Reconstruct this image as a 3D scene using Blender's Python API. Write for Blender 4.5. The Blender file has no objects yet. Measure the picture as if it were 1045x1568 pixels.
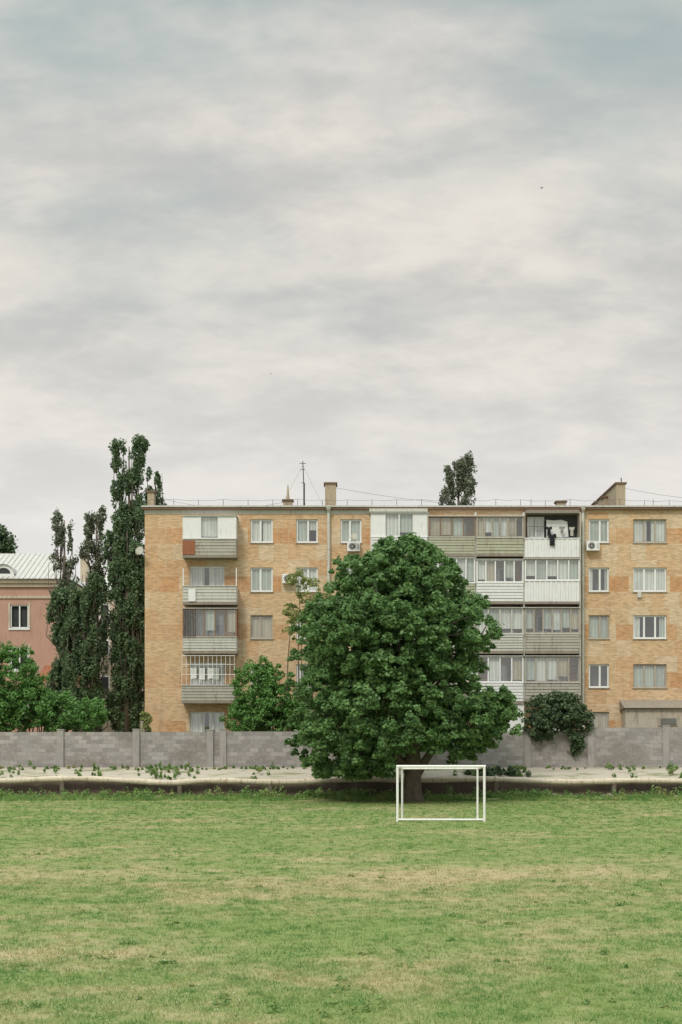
import bpy, math, random
import numpy as np
from mathutils import Vector, noise as mn
random.seed(7); RNG=np.random.default_rng(11)
S=2178.0; CX=522.5; HY=1129.0; CH=3.0
def X(px,D=80.0): return (px-CX)*D/S
def Z(py,D=80.0): return CH-(py-HY)*D/S
scene=bpy.context.scene
scene.view_settings.view_transform='Standard'; scene.view_settings.look='None'; scene.view_settings.exposure=0

# ---------------------------------------------------------------- materials
def newmat(name):
    m=bpy.data.materials.new(name); m.use_nodes=True
    nt=m.node_tree; nt.nodes.clear()
    out=nt.nodes.new('ShaderNodeOutputMaterial')
    return m,nt,out
def N(nt,t,**k):
    n=nt.nodes.new(t)
    for a,b in k.items(): setattr(n,a,b)
    return n
def L(nt,a,b): nt.links.new(a,b)
def mixc(nt,fac,a,b,bt='MIX'):
    n=nt.nodes.new('ShaderNodeMix'); n.data_type='RGBA'; n.blend_type=bt; n.clamp_factor=True
    for idx,v in ((0,fac),(6,a),(7,b)):
        if isinstance(v,bpy.types.NodeSocket): nt.links.new(v,n.inputs[idx])
        elif idx==0: n.inputs[0].default_value=v
        else: n.inputs[idx].default_value=(v[0],v[1],v[2],1)
    return n.outputs[2]
def mth(nt,op,a,b=None,c=None,clamp=False):
    n=nt.nodes.new('ShaderNodeMath'); n.operation=op; n.use_clamp=clamp
    for i,v in enumerate((a,b,c)):
        if v is None: continue
        if isinstance(v,bpy.types.NodeSocket): nt.links.new(v,n.inputs[i])
        else: n.inputs[i].default_value=v
    return n.outputs[0]
def ramp(nt,v,pts):
    n=nt.nodes.new('ShaderNodeMapRange'); n.interpolation_type='SMOOTHSTEP'
    n.inputs[1].default_value=pts[0]; n.inputs[2].default_value=pts[1]
    nt.links.new(v,n.inputs[0]); return n.outputs[0]
def pos(nt,scale=(1,1,1)):
    g=nt.nodes.new('ShaderNodeNewGeometry'); m=nt.nodes.new('ShaderNodeVectorMath'); m.operation='MULTIPLY'
    nt.links.new(g.outputs['Position'],m.inputs[0]); m.inputs[1].default_value=scale
    return m.outputs[0]
def noise(nt,vec,scale,detail=4,rough=0.55,dist=0.0):
    n=nt.nodes.new('ShaderNodeTexNoise'); n.inputs['Scale'].default_value=scale; n.inputs['Detail'].default_value=detail
    n.inputs['Roughness'].default_value=rough; n.inputs['Distortion'].default_value=dist
    nt.links.new(vec,n.inputs['Vector']); return n.outputs['Fac']
def princ(nt,out,col,rough=0.8,spec=0.3,bump=None,bs=0.3,bd=0.02,metal=0):
    p=nt.nodes.new('ShaderNodeBsdfPrincipled'); p.inputs['Roughness'].default_value=rough
    p.inputs['Specular IOR Level'].default_value=spec; p.inputs['Metallic'].default_value=metal
    if isinstance(col,bpy.types.NodeSocket): nt.links.new(col,p.inputs['Base Color'])
    else: p.inputs['Base Color'].default_value=(*col,1)
    if bump is not None:
        b=nt.nodes.new('ShaderNodeBump'); b.inputs['Strength'].default_value=bs; b.inputs['Distance'].default_value=bd
        nt.links.new(bump,b.inputs['Height']); nt.links.new(b.outputs[0],p.inputs['Normal'])
    nt.links.new(p.outputs[0],out.inputs[0]); return p
def painted(name,col,var=0.25,scale=2.0,rough=0.7,stain=(0.12,0.09,0.06),stain_amt=0.5,metal=0):
    m,nt,out=newmat(name)
    n1=noise(nt,pos(nt),scale,5,0.6)
    n2=noise(nt,pos(nt,(6,6,0.9)),1.2,4,0.65)
    c=mixc(nt,n1,tuple(v*(1-var) for v in col),tuple(min(v*(1+var*0.6),0.9) for v in col))
    f=mth(nt,'MULTIPLY',ramp(nt,n2,(0.5,0.75)),stain_amt)
    c=mixc(nt,f,c,stain)
    princ(nt,out,c,rough,0.3,n1,0.15,0.01,metal); return m

def facade_mat(name,tan,orange,pale,mortar,z0,period=2.705):
    m,nt,out=newmat(name)
    g=nt.nodes.new('ShaderNodeNewGeometry'); sp=nt.nodes.new('ShaderNodeSeparateXYZ'); L(nt,g.outputs['Position'],sp.inputs[0])
    u=mth(nt,'ADD',sp.outputs[0],sp.outputs[1]); zz=mth(nt,'SUBTRACT',sp.outputs[2],z0)
    cb=nt.nodes.new('ShaderNodeCombineXYZ'); L(nt,u,cb.inputs[0]); L(nt,zz,cb.inputs[1])
    big=N(nt,'ShaderNodeTexBrick'); big.offset=0.35; big.squash=0.7; big.squash_frequency=3
    L(nt,cb.outputs[0],big.inputs['Vector'])
    for k,v in (('Scale',1.0),('Mortar Size',0.014),('Mortar Smooth',0.5),('Bias',0.0),('Brick Width',1.15),('Row Height',period/3)): big.inputs[k].default_value=v
    big.inputs['Color1'].default_value=(0,0,0,1); big.inputs['Color2'].default_value=(1,1,1,1); big.inputs['Mortar'].default_value=(0.5,0.5,0.5,1)
    bw=nt.nodes.new('ShaderNodeRGBToBW'); L(nt,big.outputs['Color'],bw.inputs[0])
    sm=N(nt,'ShaderNodeTexBrick'); L(nt,cb.outputs[0],sm.inputs['Vector'])
    for k,v in (('Scale',1.0),('Mortar Size',0.012),('Mortar Smooth',0.2),('Bias',0.0),('Brick Width',0.26),('Row Height',0.0773)): sm.inputs[k].default_value=v
    sm.inputs['Color1'].default_value=(0.68,0.66,0.64,1); sm.inputs['Color2'].default_value=(1.2,1.2,1.2,1); sm.inputs['Mortar'].default_value=(1.0,1.0,1.02,1)
    n1=noise(nt,cb.outputs[0],0.45,4,0.6); n2=noise(nt,cb.outputs[0],3.5,5,0.7)
    fr=mth(nt,'FRACT',mth(nt,'DIVIDE',zz,period))
    band=mth(nt,'LESS_THAN',mth(nt,'ABSOLUTE',mth(nt,'SUBTRACT',fr,0.5)),0.1667)
    v=mth(nt,'ADD',mth(nt,'MULTIPLY',bw.outputs[0],0.6),mth(nt,'MULTIPLY',n1,0.65))
    v=mth(nt,'ADD',v,mth(nt,'MULTIPLY',band,0.26))
    f=mth(nt,'MULTIPLY',ramp(nt,v,(0.60,1.25)),0.95)
    c=mixc(nt,f,tan,orange)
    c=mixc(nt,ramp(nt,bw.outputs[0],(0.0,0.3)),pale,c)
    c=mixc(nt,mth(nt,'MULTIPLY',big.outputs['Fac'],0.6),c,mortar)
    c=mixc(nt,0.8,c,sm.outputs['Color'],'MULTIPLY')
    dirt=noise(nt,pos(nt,(2.5,2.5,0.35)),1.0,5,0.65)
    c=mixc(nt,mth(nt,'MULTIPLY',ramp(nt,dirt,(0.52,0.8)),0.4),c,(0.20,0.14,0.09))
    c=mixc(nt,mth(nt,'MULTIPLY',ramp(nt,n2,(0.45,0.75)),0.45),c,(0.66,0.52,0.37))
    princ(nt,out,c,0.9,0.2,sm.outputs['Fac'],-0.3,0.008); return m

M={}
M['facade']=facade_mat('brick_facade',(0.60,0.42,0.255),(0.53,0.285,0.14),(0.62,0.485,0.33),(0.62,0.53,0.42),1.4+0.75)
M['pink']=painted('pink_plaster',(0.50,0.305,0.235),0.2,1.0,0.9,(0.25,0.15,0.11),0.4)
M['cream']=painted('cream_plaster',(0.56,0.48,0.37),0.2,1.0,0.9)
M['white']=painted('white_paint',(0.78,0.78,0.77),0.12,3,0.5,(0.38,0.35,0.3),0.3)
M['frame']=painted('white_frame',(0.80,0.80,0.80),0.06,3,0.4,(0.5,0.48,0.44),0.2)
M['oldframe']=painted('old_wood_frame',(0.44,0.39,0.32),0.3,5,0.8)
M['brownframe']=painted('brown_wood',(0.26,0.17,0.11),0.3,5,0.8)
M['greyslat']=painted('grey_slat',(0.46,0.44,0.38),0.25,1.5,0.8,(0.18,0.12,0.08),0.6)
M['paleslat']=painted('pale_slat',(0.60,0.59,0.54),0.2,1.5,0.8,(0.24,0.18,0.12),0.5)
M['greenslat']=painted('green_grey_slat',(0.46,0.46,0.35),0.25,1.5,0.8,(0.26,0.16,0.08),0.6)
M['darkslat']=painted('dark_grey_slat',(0.26,0.26,0.25),0.3,1.5,0.8)
M['rust']=painted('rust_red_panel',(0.33,0.13,0.07),0.4,3,0.9)
M['slab']=painted('balcony_slab_concrete',(0.30,0.26,0.21),0.3,3,0.9)
M['footing']=painted('pipe_footing',(0.16,0.13,0.10),0.3,3,0.9)
M['metal']=painted('zinc_metal',(0.54,0.53,0.50),0.2,3,0.5)
M['darkmetal']=painted('dark_metal',(0.07,0.07,0.07),0.3,6,0.6)
M['cornice']=painted('roof_edge',(0.20,0.12,0.075),0.35,2,0.8)
M['roofing']=painted('roofing_felt',(0.09,0.09,0.09),0.3,1,0.9)
M['chimney']=painted('chimney_brick',(0.44,0.36,0.25),0.35,6,0.9)
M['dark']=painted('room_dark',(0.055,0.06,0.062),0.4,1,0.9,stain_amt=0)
M['recess']=painted('recess_painted_shade',(0.10,0.105,0.10),0.3,2,0.9)  # dark tone stands in for the shade inside the open balcony
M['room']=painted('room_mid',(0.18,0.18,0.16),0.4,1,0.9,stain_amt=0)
M['cloth']=painted('black_cloth',(0.02,0.02,0.025),0.3,5,0.9,stain_amt=0)
M['silicate']=painted('silicate_brick_grey',(0.48,0.42,0.34),0.3,8,0.9)
def curtain(name,col):
    m,nt,out=newmat(name)
    w=N(nt,'ShaderNodeTexWave'); w.inputs['Scale'].default_value=1.6; w.inputs['Distortion'].default_value=5.0; w.inputs['Detail'].default_value=2
    L(nt,pos(nt,(1,0,0.1)),w.inputs['Vector'])
    n=noise(nt,pos(nt,(1.1,1,0.8)),0.9,2)
    c=mixc(nt,w.outputs['Fac'],tuple(v*0.75 for v in col),col); c=mixc(nt,mth(nt,'MULTIPLY',ramp(nt,n,(0.45,0.65)),0.4),c,tuple(v*0.5 for v in col))  # wave puts the shading of the folds into the cloth colour
    princ(nt,out,c,0.9,0.1); return m
M['curtain']=curtain('white_curtain',(0.80,0.80,0.77))
M['curtain2']=curtain('green_grey_curtain',(0.56,0.60,0.55))
M['curtain3']=curtain('tan_curtain',(0.58,0.50,0.38))
m,nt,out=newmat('window_glass')
tr=N(nt,'ShaderNodeBsdfTransparent'); tr.inputs[0].default_value=(0.92,0.95,0.93,1)
gl=N(nt,'ShaderNodeBsdfGlossy'); gl.inputs['Roughness'].default_value=0.04
b=N(nt,'ShaderNodeBump'); b.inputs['Strength'].default_value=0.2; b.inputs['Distance'].default_value=0.08
L(nt,noise(nt,pos(nt),1.2,1),b.inputs['Height']); L(nt,b.outputs[0],gl.inputs['Normal'])
mx=N(nt,'ShaderNodeMixShader'); mx.inputs[0].default_value=0.2; L(nt,tr.outputs[0],mx.inputs[1]); L(nt,gl.outputs[0],mx.inputs[2]); L(nt,mx.outputs[0],out.inputs[0])
M['glass']=m
def blockwall(name,col,bw_,rh):
    m,nt,out=newmat(name)
    g=nt.nodes.new('ShaderNodeNewGeometry'); sp=nt.nodes.new('ShaderNodeSeparateXYZ'); L(nt,g.outputs['Position'],sp.inputs[0])
    cb=nt.nodes.new('ShaderNodeCombineXYZ'); L(nt,mth(nt,'ADD',sp.outputs[0],sp.outputs[1]),cb.inputs[0]); L(nt,mth(nt,'SUBTRACT',sp.outputs[2],1.4),cb.inputs[1])
    br=N(nt,'ShaderNodeTexBrick'); L(nt,cb.outputs[0],br.inputs['Vector'])
    for k,v in (('Scale',1.0),('Mortar Size',0.014),('Mortar Smooth',0.3),('Bias',-0.1),('Brick Width',bw_),('Row Height',rh)): br.inputs[k].default_value=v
    br.inputs['Color1'].default_value=(*[v*0.76 for v in col],1); br.inputs['Color2'].default_value=(*[min(1,v*1.25) for v in col],1); br.inputs['Mortar'].default_value=(*[v*0.82 for v in col],1)
    n1=noise(nt,pos(nt,(0.5,0.5,0.9)),0.8,6,0.65); n2=noise(nt,pos(nt),9,4,0.7)
    c=mixc(nt,ramp(nt,n1,(0.42,0.68)),br.outputs['Color'],(col[0]*0.68,col[1]*0.65,col[2]*0.62))
    c=mixc(nt,mth(nt,'MULTIPLY',ramp(nt,n2,(0.45,0.75)),0.4),c,(0.5,0.47,0.44))
    princ(nt,out,c,0.95,0.15,br.outputs['Fac'],-0.5,0.01); return m
M['block']=blockwall('concrete_block_wall',(0.34,0.315,0.305),0.42,0.21)
M['concrete']=painted('pillar_concrete',(0.36,0.335,0.32),0.3,2,0.95,(0.17,0.16,0.14),0.5)
M['pipe']=painted('weathered_pipe',(0.64,0.56,0.44),0.3,1.2,0.8,(0.24,0.12,0.06),0.85)
M['goalpaint']=painted('goal_white_paint',(0.82,0.81,0.79),0.08,4,0.45,(0.35,0.25,0.18),0.25)

def field_group():
    ng=bpy.data.node_groups.new('field_color','ShaderNodeTree')
    ng.interface.new_socket('Fac',in_out='OUTPUT',socket_type='NodeSocketFloat')
    ng.interface.new_socket('Clump',in_out='OUTPUT',socket_type='NodeSocketFloat')
    o=ng.nodes.new('NodeGroupOutput')
    a=noise(ng,pos(ng,(0.20,0.26,0)),1.0,6,0.68,0.6)
    b_=noise(ng,pos(ng,(0.9,0.9,0)),1.0,6,0.72)
    w_=noise(ng,pos(ng,(0.12,0.12,0)),1.0,3,0.6)
    g=ng.nodes.new('ShaderNodeNewGeometry'); sp=ng.nodes.new('ShaderNodeSeparateXYZ'); ng.links.new(g.outputs['Position'],sp.inputs[0])
    yy=mth(ng,'ADD',sp.outputs[1],mth(ng,'MULTIPLY',mth(ng,'SUBTRACT',w_,0.5),9.0))
    def strip(c,w,amt):
        d=mth(ng,'DIVIDE',mth(ng,'ABSOLUTE',mth(ng,'SUBTRACT',yy,c)),w)
        return mth(ng,'MULTIPLY',mth(ng,'SUBTRACT',1.0,d,None,True),amt)
    f=mth(ng,'ADD',mth(ng,'MULTIPLY',a,0.75),mth(ng,'MULTIPLY',b_,0.65))
    f=mth(ng,'ADD',f,strip(30.0,6.0,0.14)); f=mth(ng,'ADD',f,strip(19.0,3.5,0.08))
    f2=ramp(ng,f,(0.64,0.95))
    ng.links.new(f2,o.inputs[0]); ng.links.new(b_,o.inputs[1])
    return ng
FG=field_group()
m,nt,out=newmat('field_ground')
gr=N(nt,'ShaderNodeGroup'); gr.node_tree=FG
c=mixc(nt,gr.outputs[0],(0.20,0.25,0.085),(0.42,0.34,0.20))
c=mixc(nt,mth(nt,'MULTIPLY',ramp(nt,noise(nt,pos(nt),14,4,0.7),(0.45,0.7)),0.5),c,(0.14,0.15,0.06))
princ(nt,out,c,0.95,0.1,noise(nt,pos(nt),20,3),0.6,0.03); M['field']=m
m,nt,out=newmat('grass_blades')
gr=N(nt,'ShaderNodeGroup'); gr.node_tree=FG
at=N(nt,'ShaderNodeAttribute'); at.attribute_name='rnd'
g1=mixc(nt,at.outputs['Fac'],(0.135,0.245,0.07),(0.35,0.48,0.165))
g1=mixc(nt,mth(nt,'MULTIPLY',ramp(nt,gr.outputs[1],(0.40,0.56)),1.0),(0.13,0.265,0.08),g1)
d1=mixc(nt,at.outputs['Fac'],(0.33,0.30,0.13),(0.60,0.50,0.29))
c=mixc(nt,mth(nt,'MULTIPLY',gr.outputs[0],0.78),g1,d1)
df=N(nt,'ShaderNodeBsdfDiffuse'); tl=N(nt,'ShaderNodeBsdfTranslucent'); L(nt,c,df.inputs[0]); L(nt,c,tl.inputs[0])
mx=N(nt,'ShaderNodeMixShader'); mx.inputs[0].default_value=0.4; L(nt,df.outputs[0],mx.inputs[1]); L(nt,tl.outputs[0],mx.inputs[2]); L(nt,mx.outputs[0],out.inputs[0]); M['grass']=m
M['earth']=painted('earth_painted_shade',(0.07,0.05,0.035),0.4,3,0.95)  # bare earth, its colour darkened to deepen the shade under the pipe
m,nt,out=newmat('sandy_concrete')
n1=noise(nt,pos(nt,(0.4,1.5,1)),1.2,6,0.65); n2=noise(nt,pos(nt),7,4,0.7)
c=mixc(nt,n2,(0.36,0.315,0.26),(0.54,0.485,0.40)); c=mixc(nt,ramp(nt,n1,(0.49,0.64)),c,(0.24,0.24,0.14))
princ(nt,out,c,0.95,0.1,n2,0.3,0.03); M['sandy']=m
m,nt,out=newmat('yard_ground')
n1=noise(nt,pos(nt),0.5,5,0.6); c=mixc(nt,n1,(0.07,0.10,0.03),(0.25,0.21,0.13)); princ(nt,out,c,0.95,0.1); M['yard']=m

def leafmat(name,dark,light,yel=None,trans=0.3):
    m,nt,out=newmat(name)
    at=N(nt,'ShaderNodeAttribute'); at.attribute_name='rnd'
    c=mixc(nt,at.outputs['Fac'],dark,light)
    if yel: c=mixc(nt,mth(nt,'MULTIPLY',ramp(nt,noise(nt,pos(nt),0.8,2),(0.5,0.7)),0.7),c,yel)
    p=N(nt,'ShaderNodeBsdfPrincipled'); L(nt,c,p.inputs['Base Color']); p.inputs['Roughness'].default_value=0.5; p.inputs['Specular IOR Level'].default_value=0.3
    tl=N(nt,'ShaderNodeBsdfTranslucent'); L(nt,c,tl.inputs[0])
    mx=N(nt,'ShaderNodeMixShader'); mx.inputs[0].default_value=trans; L(nt,p.outputs[0],mx.inputs[1]); L(nt,tl.outputs[0],mx.inputs[2]); L(nt,mx.outputs[0],out.inputs[0]); return m
M['leaf_main']=leafmat('leaves_broadleaf',(0.07,0.15,0.05),(0.235,0.39,0.14),None,0.35)
M['leaf_poplar']=leafmat('leaves_poplar',(0.075,0.13,0.065),(0.18,0.26,0.125),None,0.28)
M['leaf_sparse']=leafmat('leaves_sparse_poplar',(0.12,0.15,0.10),(0.27,0.30,0.20),None,0.3)
M['leaf_shrub']=leafmat('leaves_shrub',(0.09,0.20,0.05),(0.22,0.42,0.12),None,0.35)
M['leaf_olive']=leafmat('leaves_olive',(0.18,0.23,0.07),(0.42,0.45,0.17),None,0.35)
M['leaf_dark']=leafmat('leaves_dark',(0.06,0.105,0.055),(0.16,0.22,0.11),None,0.25)
M['weed']=leafmat('leaves_weeds',(0.10,0.20,0.055),(0.26,0.39,0.12),(0.36,0.34,0.14),0.3)
M['bark']=painted('bark',(0.15,0.12,0.095),0.5,5,0.95,(0.06,0.05,0.04),0.6)
M['flower']=painted('clover_flower',(0.75,0.75,0.68),0.1,5,0.9,stain_amt=0)

# ---------------------------------------------------------------- mesh helpers
def empty(name):
    e=bpy.data.objects.new(name,None); scene.collection.objects.link(e); return e
class Batch:
    def __init__(s): s.v=[]; s.f=[]; s.m=[]; s.mats=[]
    def mi(s,mat):
        if mat not in s.mats: s.mats.append(mat)
        return s.mats.index(mat)
    def quad(s,pts,mat):
        i=len(s.v); s.v+=list(pts); s.f.append(tuple(range(i,i+len(pts)))); s.m.append(s.mi(mat))
    def box(s,x0,x1,y0,y1,z0,z1,mat):
        i=len(s.v); s.v+=[(x0,y0,z0),(x1,y0,z0),(x1,y1,z0),(x0,y1,z0),(x0,y0,z1),(x1,y0,z1),(x1,y1,z1),(x0,y1,z1)]
        for f in ((0,3,2,1),(4,5,6,7),(0,1,5,4),(1,2,6,5),(2,3,7,6),(3,0,4,7)):
            s.f.append(tuple(i+k for k in f)); s.m.append(s.mi(mat))
    def tube(s,pts,radii,mat,n=8):
        pts=[Vector(p) for p in pts]
        if not isinstance(radii,(list,tuple)): radii=[radii]*len(pts)
        base=len(s.v); k=s.mi(mat)
        for j,p in enumerate(pts):
            d=(pts[min(j+1,len(pts)-1)]-pts[max(j-1,0)]).normalized()
            a=d.orthogonal().normalized() if j==0 else (pa-d*pa.dot(d)).normalized()
            pa=a; bb=d.cross(a)
            for q in range(n):
                t=2*math.pi*q/n; s.v.append(tuple(p+(a*math.cos(t)+bb*math.sin(t))*radii[j]))
        for j in range(len(pts)-1):
            for q in range(n):
                s.f.append((base+j*n+q,base+j*n+(q+1)%n,base+(j+1)*n+(q+1)%n,base+(j+1)*n+q)); s.m.append(k)
        s.f.append(tuple(base+q for q in range(n))[::-1]); s.m.append(k)
        s.f.append(tuple(base+(len(pts)-1)*n+q for q in range(n))); s.m.append(k)
    def make(s,name,parent=None,smooth=False):
        me=bpy.data.meshes.new(name); me.from_pydata(s.v,[],s.f)
        for mt in s.mats: me.materials.append(M[mt])
        me.polygons.foreach_set('material_index',s.m)
        if smooth: me.polygons.foreach_set('use_smooth',[True]*len(s.f))
        me.update()
        o=bpy.data.objects.new(name,me); scene.collection.objects.link(o)
        if parent: o.parent=parent
        return o
def npmesh(name,verts,nper,mat,rnd,parent=None):
    nf=len(verts)//nper
    me=bpy.data.meshes.new(name); me.vertices.add(len(verts)); me.vertices.foreach_set('co',np.ascontiguousarray(verts,dtype=np.float32).ravel())
    me.loops.add(len(verts)); me.loops.foreach_set('vertex_index',np.arange(len(verts),dtype=np.int32))
    me.polygons.add(nf); me.polygons.foreach_set('loop_start',np.arange(0,len(verts),nper,dtype=np.int32))
    me.polygons.foreach_set('loop_total',np.full(nf,nper,dtype=np.int32))
    me.materials.append(M[mat])
    a=me.attributes.new('rnd','FLOAT','FACE'); a.data.foreach_set('value',np.asarray(rnd,dtype=np.float32))
    me.update(calc_edges=True)
    o=bpy.data.objects.new(name,me); scene.collection.objects.link(o)
    if parent: o.parent=parent
    return o
def leaves(name,cent,rad,per,size,mat,parent=None,droop=0.35,stretch=(1,1,1),shell=0.6,up=0.6,align=.7):
    cent=np.asarray(cent,float); K=len(cent); rad=np.asarray(rad,float)
    n=K*per; d=RNG.normal(size=(n,3)); d/=np.linalg.norm(d,axis=1)[:,None]
    r=RNG.random(n)**(1/3.0)*(1-shell)+shell*RNG.random(n)**0.35
    r*=np.where(RNG.random(n)<.12,1.35,1.0)
    R=np.repeat(rad,per)[:,None]
    p=np.repeat(cent,per,axis=0)+d*r[:,None]*R*np.array(stretch)
    p[:,2]-=droop*R[:,0]*(d[:,0]**2+d[:,1]**2)*0.6
    nrm=d*align+RNG.normal(size=(n,3))*0.6+np.array([0,0,up]); nrm/=np.linalg.norm(nrm,axis=1)[:,None]
    ax=RNG.normal(size=(n,3))+d*0.8+np.array([0,0,-droop]); ax-=nrm*(ax*nrm).sum(1)[:,None]; ax/=np.linalg.norm(ax,axis=1)[:,None]
    sd=np.cross(nrm,ax); Lh=size*(0.6+0.8*RNG.random(n))[:,None]; W=Lh*0.34
    q=np.empty((n,4,3)); q[:,0]=p-ax*Lh*0.5; q[:,1]=p+sd*W; q[:,2]=p+ax*Lh*0.5-nrm*Lh*0.12; q[:,3]=p-sd*W
    cl=np.repeat(RNG.random(K),per); rnd=np.clip(0.5*cl+0.5*RNG.random(n),0,1)
    return npmesh(name,q.reshape(-1,3),4,mat,rnd,parent)

# ---------------------------------------------------------------- ground
PY=[66,67.2,68,68.8,69.6,70.0,70.45,70.6,71.2,72,73.3,75]; PZ=[0,.02,.05,.08,.09,.08,.14,.82,1.0,1.2,1.45,1.5]
def ground():
    xs=np.concatenate([[-1500,-400,-120],np.arange(-45,46,0.5),[120,400,1500]])
    mi_={70.45:1,70.6:1,71.2:2,72:2,73.3:2,75:3}
    prof=[(y,0,0) for y in (-60,5,12,20,30,45,60)]+[(y,z,mi_.get(y,0)) for y,z in zip(PY,PZ)]+[(90,1.5,3),(140,1.5,3),(400,1.5,3),(2500,1.5,3)]
    V=[];F=[];MI=[]
    nx=len(xs)
    for j,(y,z,mi) in enumerate(prof):
        for i,x in enumerate(xs):
            amp=0.05 if 68.5<y<72 else 0
            V.append((x,y+(random.uniform(-.06,.06) if 68<y<72 else 0),z+random.uniform(-amp,amp)))
    for j in range(len(prof)-1):
        for i in range(nx-1):
            F.append((j*nx+i,j*nx+i+1,(j+1)*nx+i+1,(j+1)*nx+i)); MI.append(prof[j+1][2])
    me=bpy.data.meshes.new('ground'); me.from_pydata(V,[],F)
    for k in ('field','earth','sandy','yard'): me.materials.append(M[k])
    me.polygons.foreach_set('material_index',MI); me.polygons.foreach_set('use_smooth',[True]*len(F)); me.update()
    o=bpy.data.objects.new('ground',me); scene.collection.objects.link(o)
ground()
def zground(y): return np.interp(y,PY,PZ)

def grass():
    V=[];Rn=[]
    def zone(y0,y1,dens,h,w,patchy=False):
        hw=lambda y:0.25*y+1.5
        n=int(dens*(y1-y0)*(hw(y0)+hw(y1)))
        nt_=n//7
        ty=y0+(y1-y0)*RNG.random(nt_); tx=(RNG.random(nt_)*2-1)*hw(y1)
        k=np.abs(tx)<hw(ty)
        if patchy:
            pn=np.array([mn.noise(Vector((a*.5,b*1.2,3))) for a,b in zip(tx,ty)]); k&=(RNG.random(nt_)*.6-.25<pn)
        tx=tx[k]; ty=ty[k]; nt_=len(tx)
        ht=RNG.random(nt_)**2*0.9+0.55
        x=np.repeat(tx,9)+RNG.normal(size=nt_*9)*0.05; y=np.repeat(ty,9)+RNG.normal(size=nt_*9)*0.05; n=len(x)
        z=zground(y)-0.01
        a=RNG.random(n)*6.283; H=h*np.repeat(ht,9)*(0.5+0.8*RNG.random(n)); Wd=w*(0.7+0.6*RNG.random(n))
        le=H*(0.2+0.9*RNG.random(n)); b=RNG.random(n)*6.283
        q=np.empty((n,3,3))
        q[:,0]=np.stack([x-np.cos(a)*Wd/2,y-np.sin(a)*Wd/2,z],1); q[:,1]=np.stack([x+np.cos(a)*Wd/2,y+np.sin(a)*Wd/2,z],1)
        q[:,2]=np.stack([x+np.cos(b)*le,y+np.sin(b)*le,z+H],1)
        V.append(q.reshape(-1,3)); Rn.append(np.clip(0.6*np.repeat(RNG.random(nt_),9)+0.4*RNG.random(n),0,1))
    zone(12,19,1250,0.055,0.011)
    zone(19,30,680,0.05,0.015)
    zone(30,48,290,0.045,0.022)
    zone(48,67.5,160,0.05,0.032)
    zone(66.8,70.0,450,0.18,0.035,True)
    npmesh('field_grass',np.concatenate(V),3,'grass',np.concatenate(Rn))
grass()
def flowers():
    b=Batch()
    for i in range(170):
        y=random.uniform(14.5,21)
        x=random.uniform(-0.25*y,-0.06*y)
        r=random.uniform(0.004,0.008); z=0.05+random.random()*0.02
        b.tube([(x,y,0),(x,y,z)],0.002,'weed',4)
        b.tube([(x,y,z),(x,y,z+r*0.7),(x,y,z+r*1.5)],[r*0.6,r,r*0.4],'flower',6)
    b.make('clover_flowers')
flowers()
def weeds():
    C=[];R=[]
    for i in range(1000):
        y=random.uniform(68.3,70.1); x=random.uniform(-19,19)
        if mn.noise(Vector((x*.45,1.7,0)))<-.05 and random.random()<.8: continue
        r=random.uniform(0.07,0.22); C.append((x,y,float(zground(y))+r*random.uniform(.4,1.6))); R.append(r)
    for i in range(120):
        x=random.choice([-16.4,-14.5,-13.2,-12.4,-9.6,-9.2,-8.4,-7.7,-4,6.5,9,14,17])+random.gauss(0,0.35); y=random.uniform(70.6,73.0)
        r=random.uniform(0.05,0.13); C.append((x,y,float(zground(y))+r*random.uniform(.5,3))); R.append(r)
    for i in range(160):
        x=random.uniform(-19,19); y=random.uniform(72.7,73.2); r=random.uniform(.03,.1); C.append((x,y,float(zground(y))+r*.6)); R.append(r)
    leaves('weeds',C,R,40,0.10,'weed',up=0.4,stretch=(1,1,1.3))
    C=[];R=[]
    for i in range(110):
        y=14.5+40*random.random()**1.6; x=random.uniform(-0.25*y,0.25*y); r=random.uniform(0.04,0.08)
        for k in range(random.randint(1,3)): C.append((x+random.gauss(0,.09),y+random.gauss(0,.09),r*0.4)); R.append(r)
    C+= [(0.32,15.6,0.05),(0.42,15.7,0.06),(0.25,15.7,0.04)]; R+=[0.1,0.09,0.08]
    leaves('dandelion_plants',C,R,22,0.045,'weed',up=0.8,stretch=(1,1,0.6))
weeds()

# ---------------------------------------------------------------- apartment building
AB=empty('apartment_building')
FY=80.0
wall=Batch(); fr=Batch(); gl=Batch(); cu=Batch(); bal=Batch(); roof=Batch(); misc=Batch()
openings=[]
def window(p0,p1,q0,q1,panes=2,style=None,frame='frame',wide=None,yf=FY,cut=True,sill=True,split=None):
    x0,x1=X(p0,yf),X(p1,yf); z1,z0=Z(q0,yf),Z(q1,yf)
    if cut: openings.append((x0,x1,z0,z1))
    t=0.085; ya,yb=yf+0.09,yf+0.15
    fr.box(x0+.004,x0+t,ya,yb,z0+.004,z1-.004,frame); fr.box(x1-t,x1-.004,ya,yb,z0+.004,z1-.004,frame)
    fr.box(x0+t,x1-t,ya,yb,z0+.004,z0+t,frame); fr.box(x0+t,x1-t,ya,yb,z1-t,z1-.004,frame)
    cuts=split or [(i+1)/panes for i in range(panes-1)]
    for c in cuts:
        xc=x0+(x1-x0)*c; fr.box(xc-.05,xc+.05,ya-.01,yb,z0+t,z1-t,frame)
    gl.quad([(x0+t,yf+.12,z0+t),(x1-t,yf+.12,z0+t),(x1-t,yf+.12,z1-t),(x0+t,yf+.12,z1-t)],'glass')
    interior(x0,x1,z0,z1,yf+.2,style or random.choice(['c','cc','side','g','g','d','half']))
    if sill: fr.box(x0-.05,x1+.05,yf-.07,yf+.085,z0-.035,z0-.002,'metal')
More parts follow.
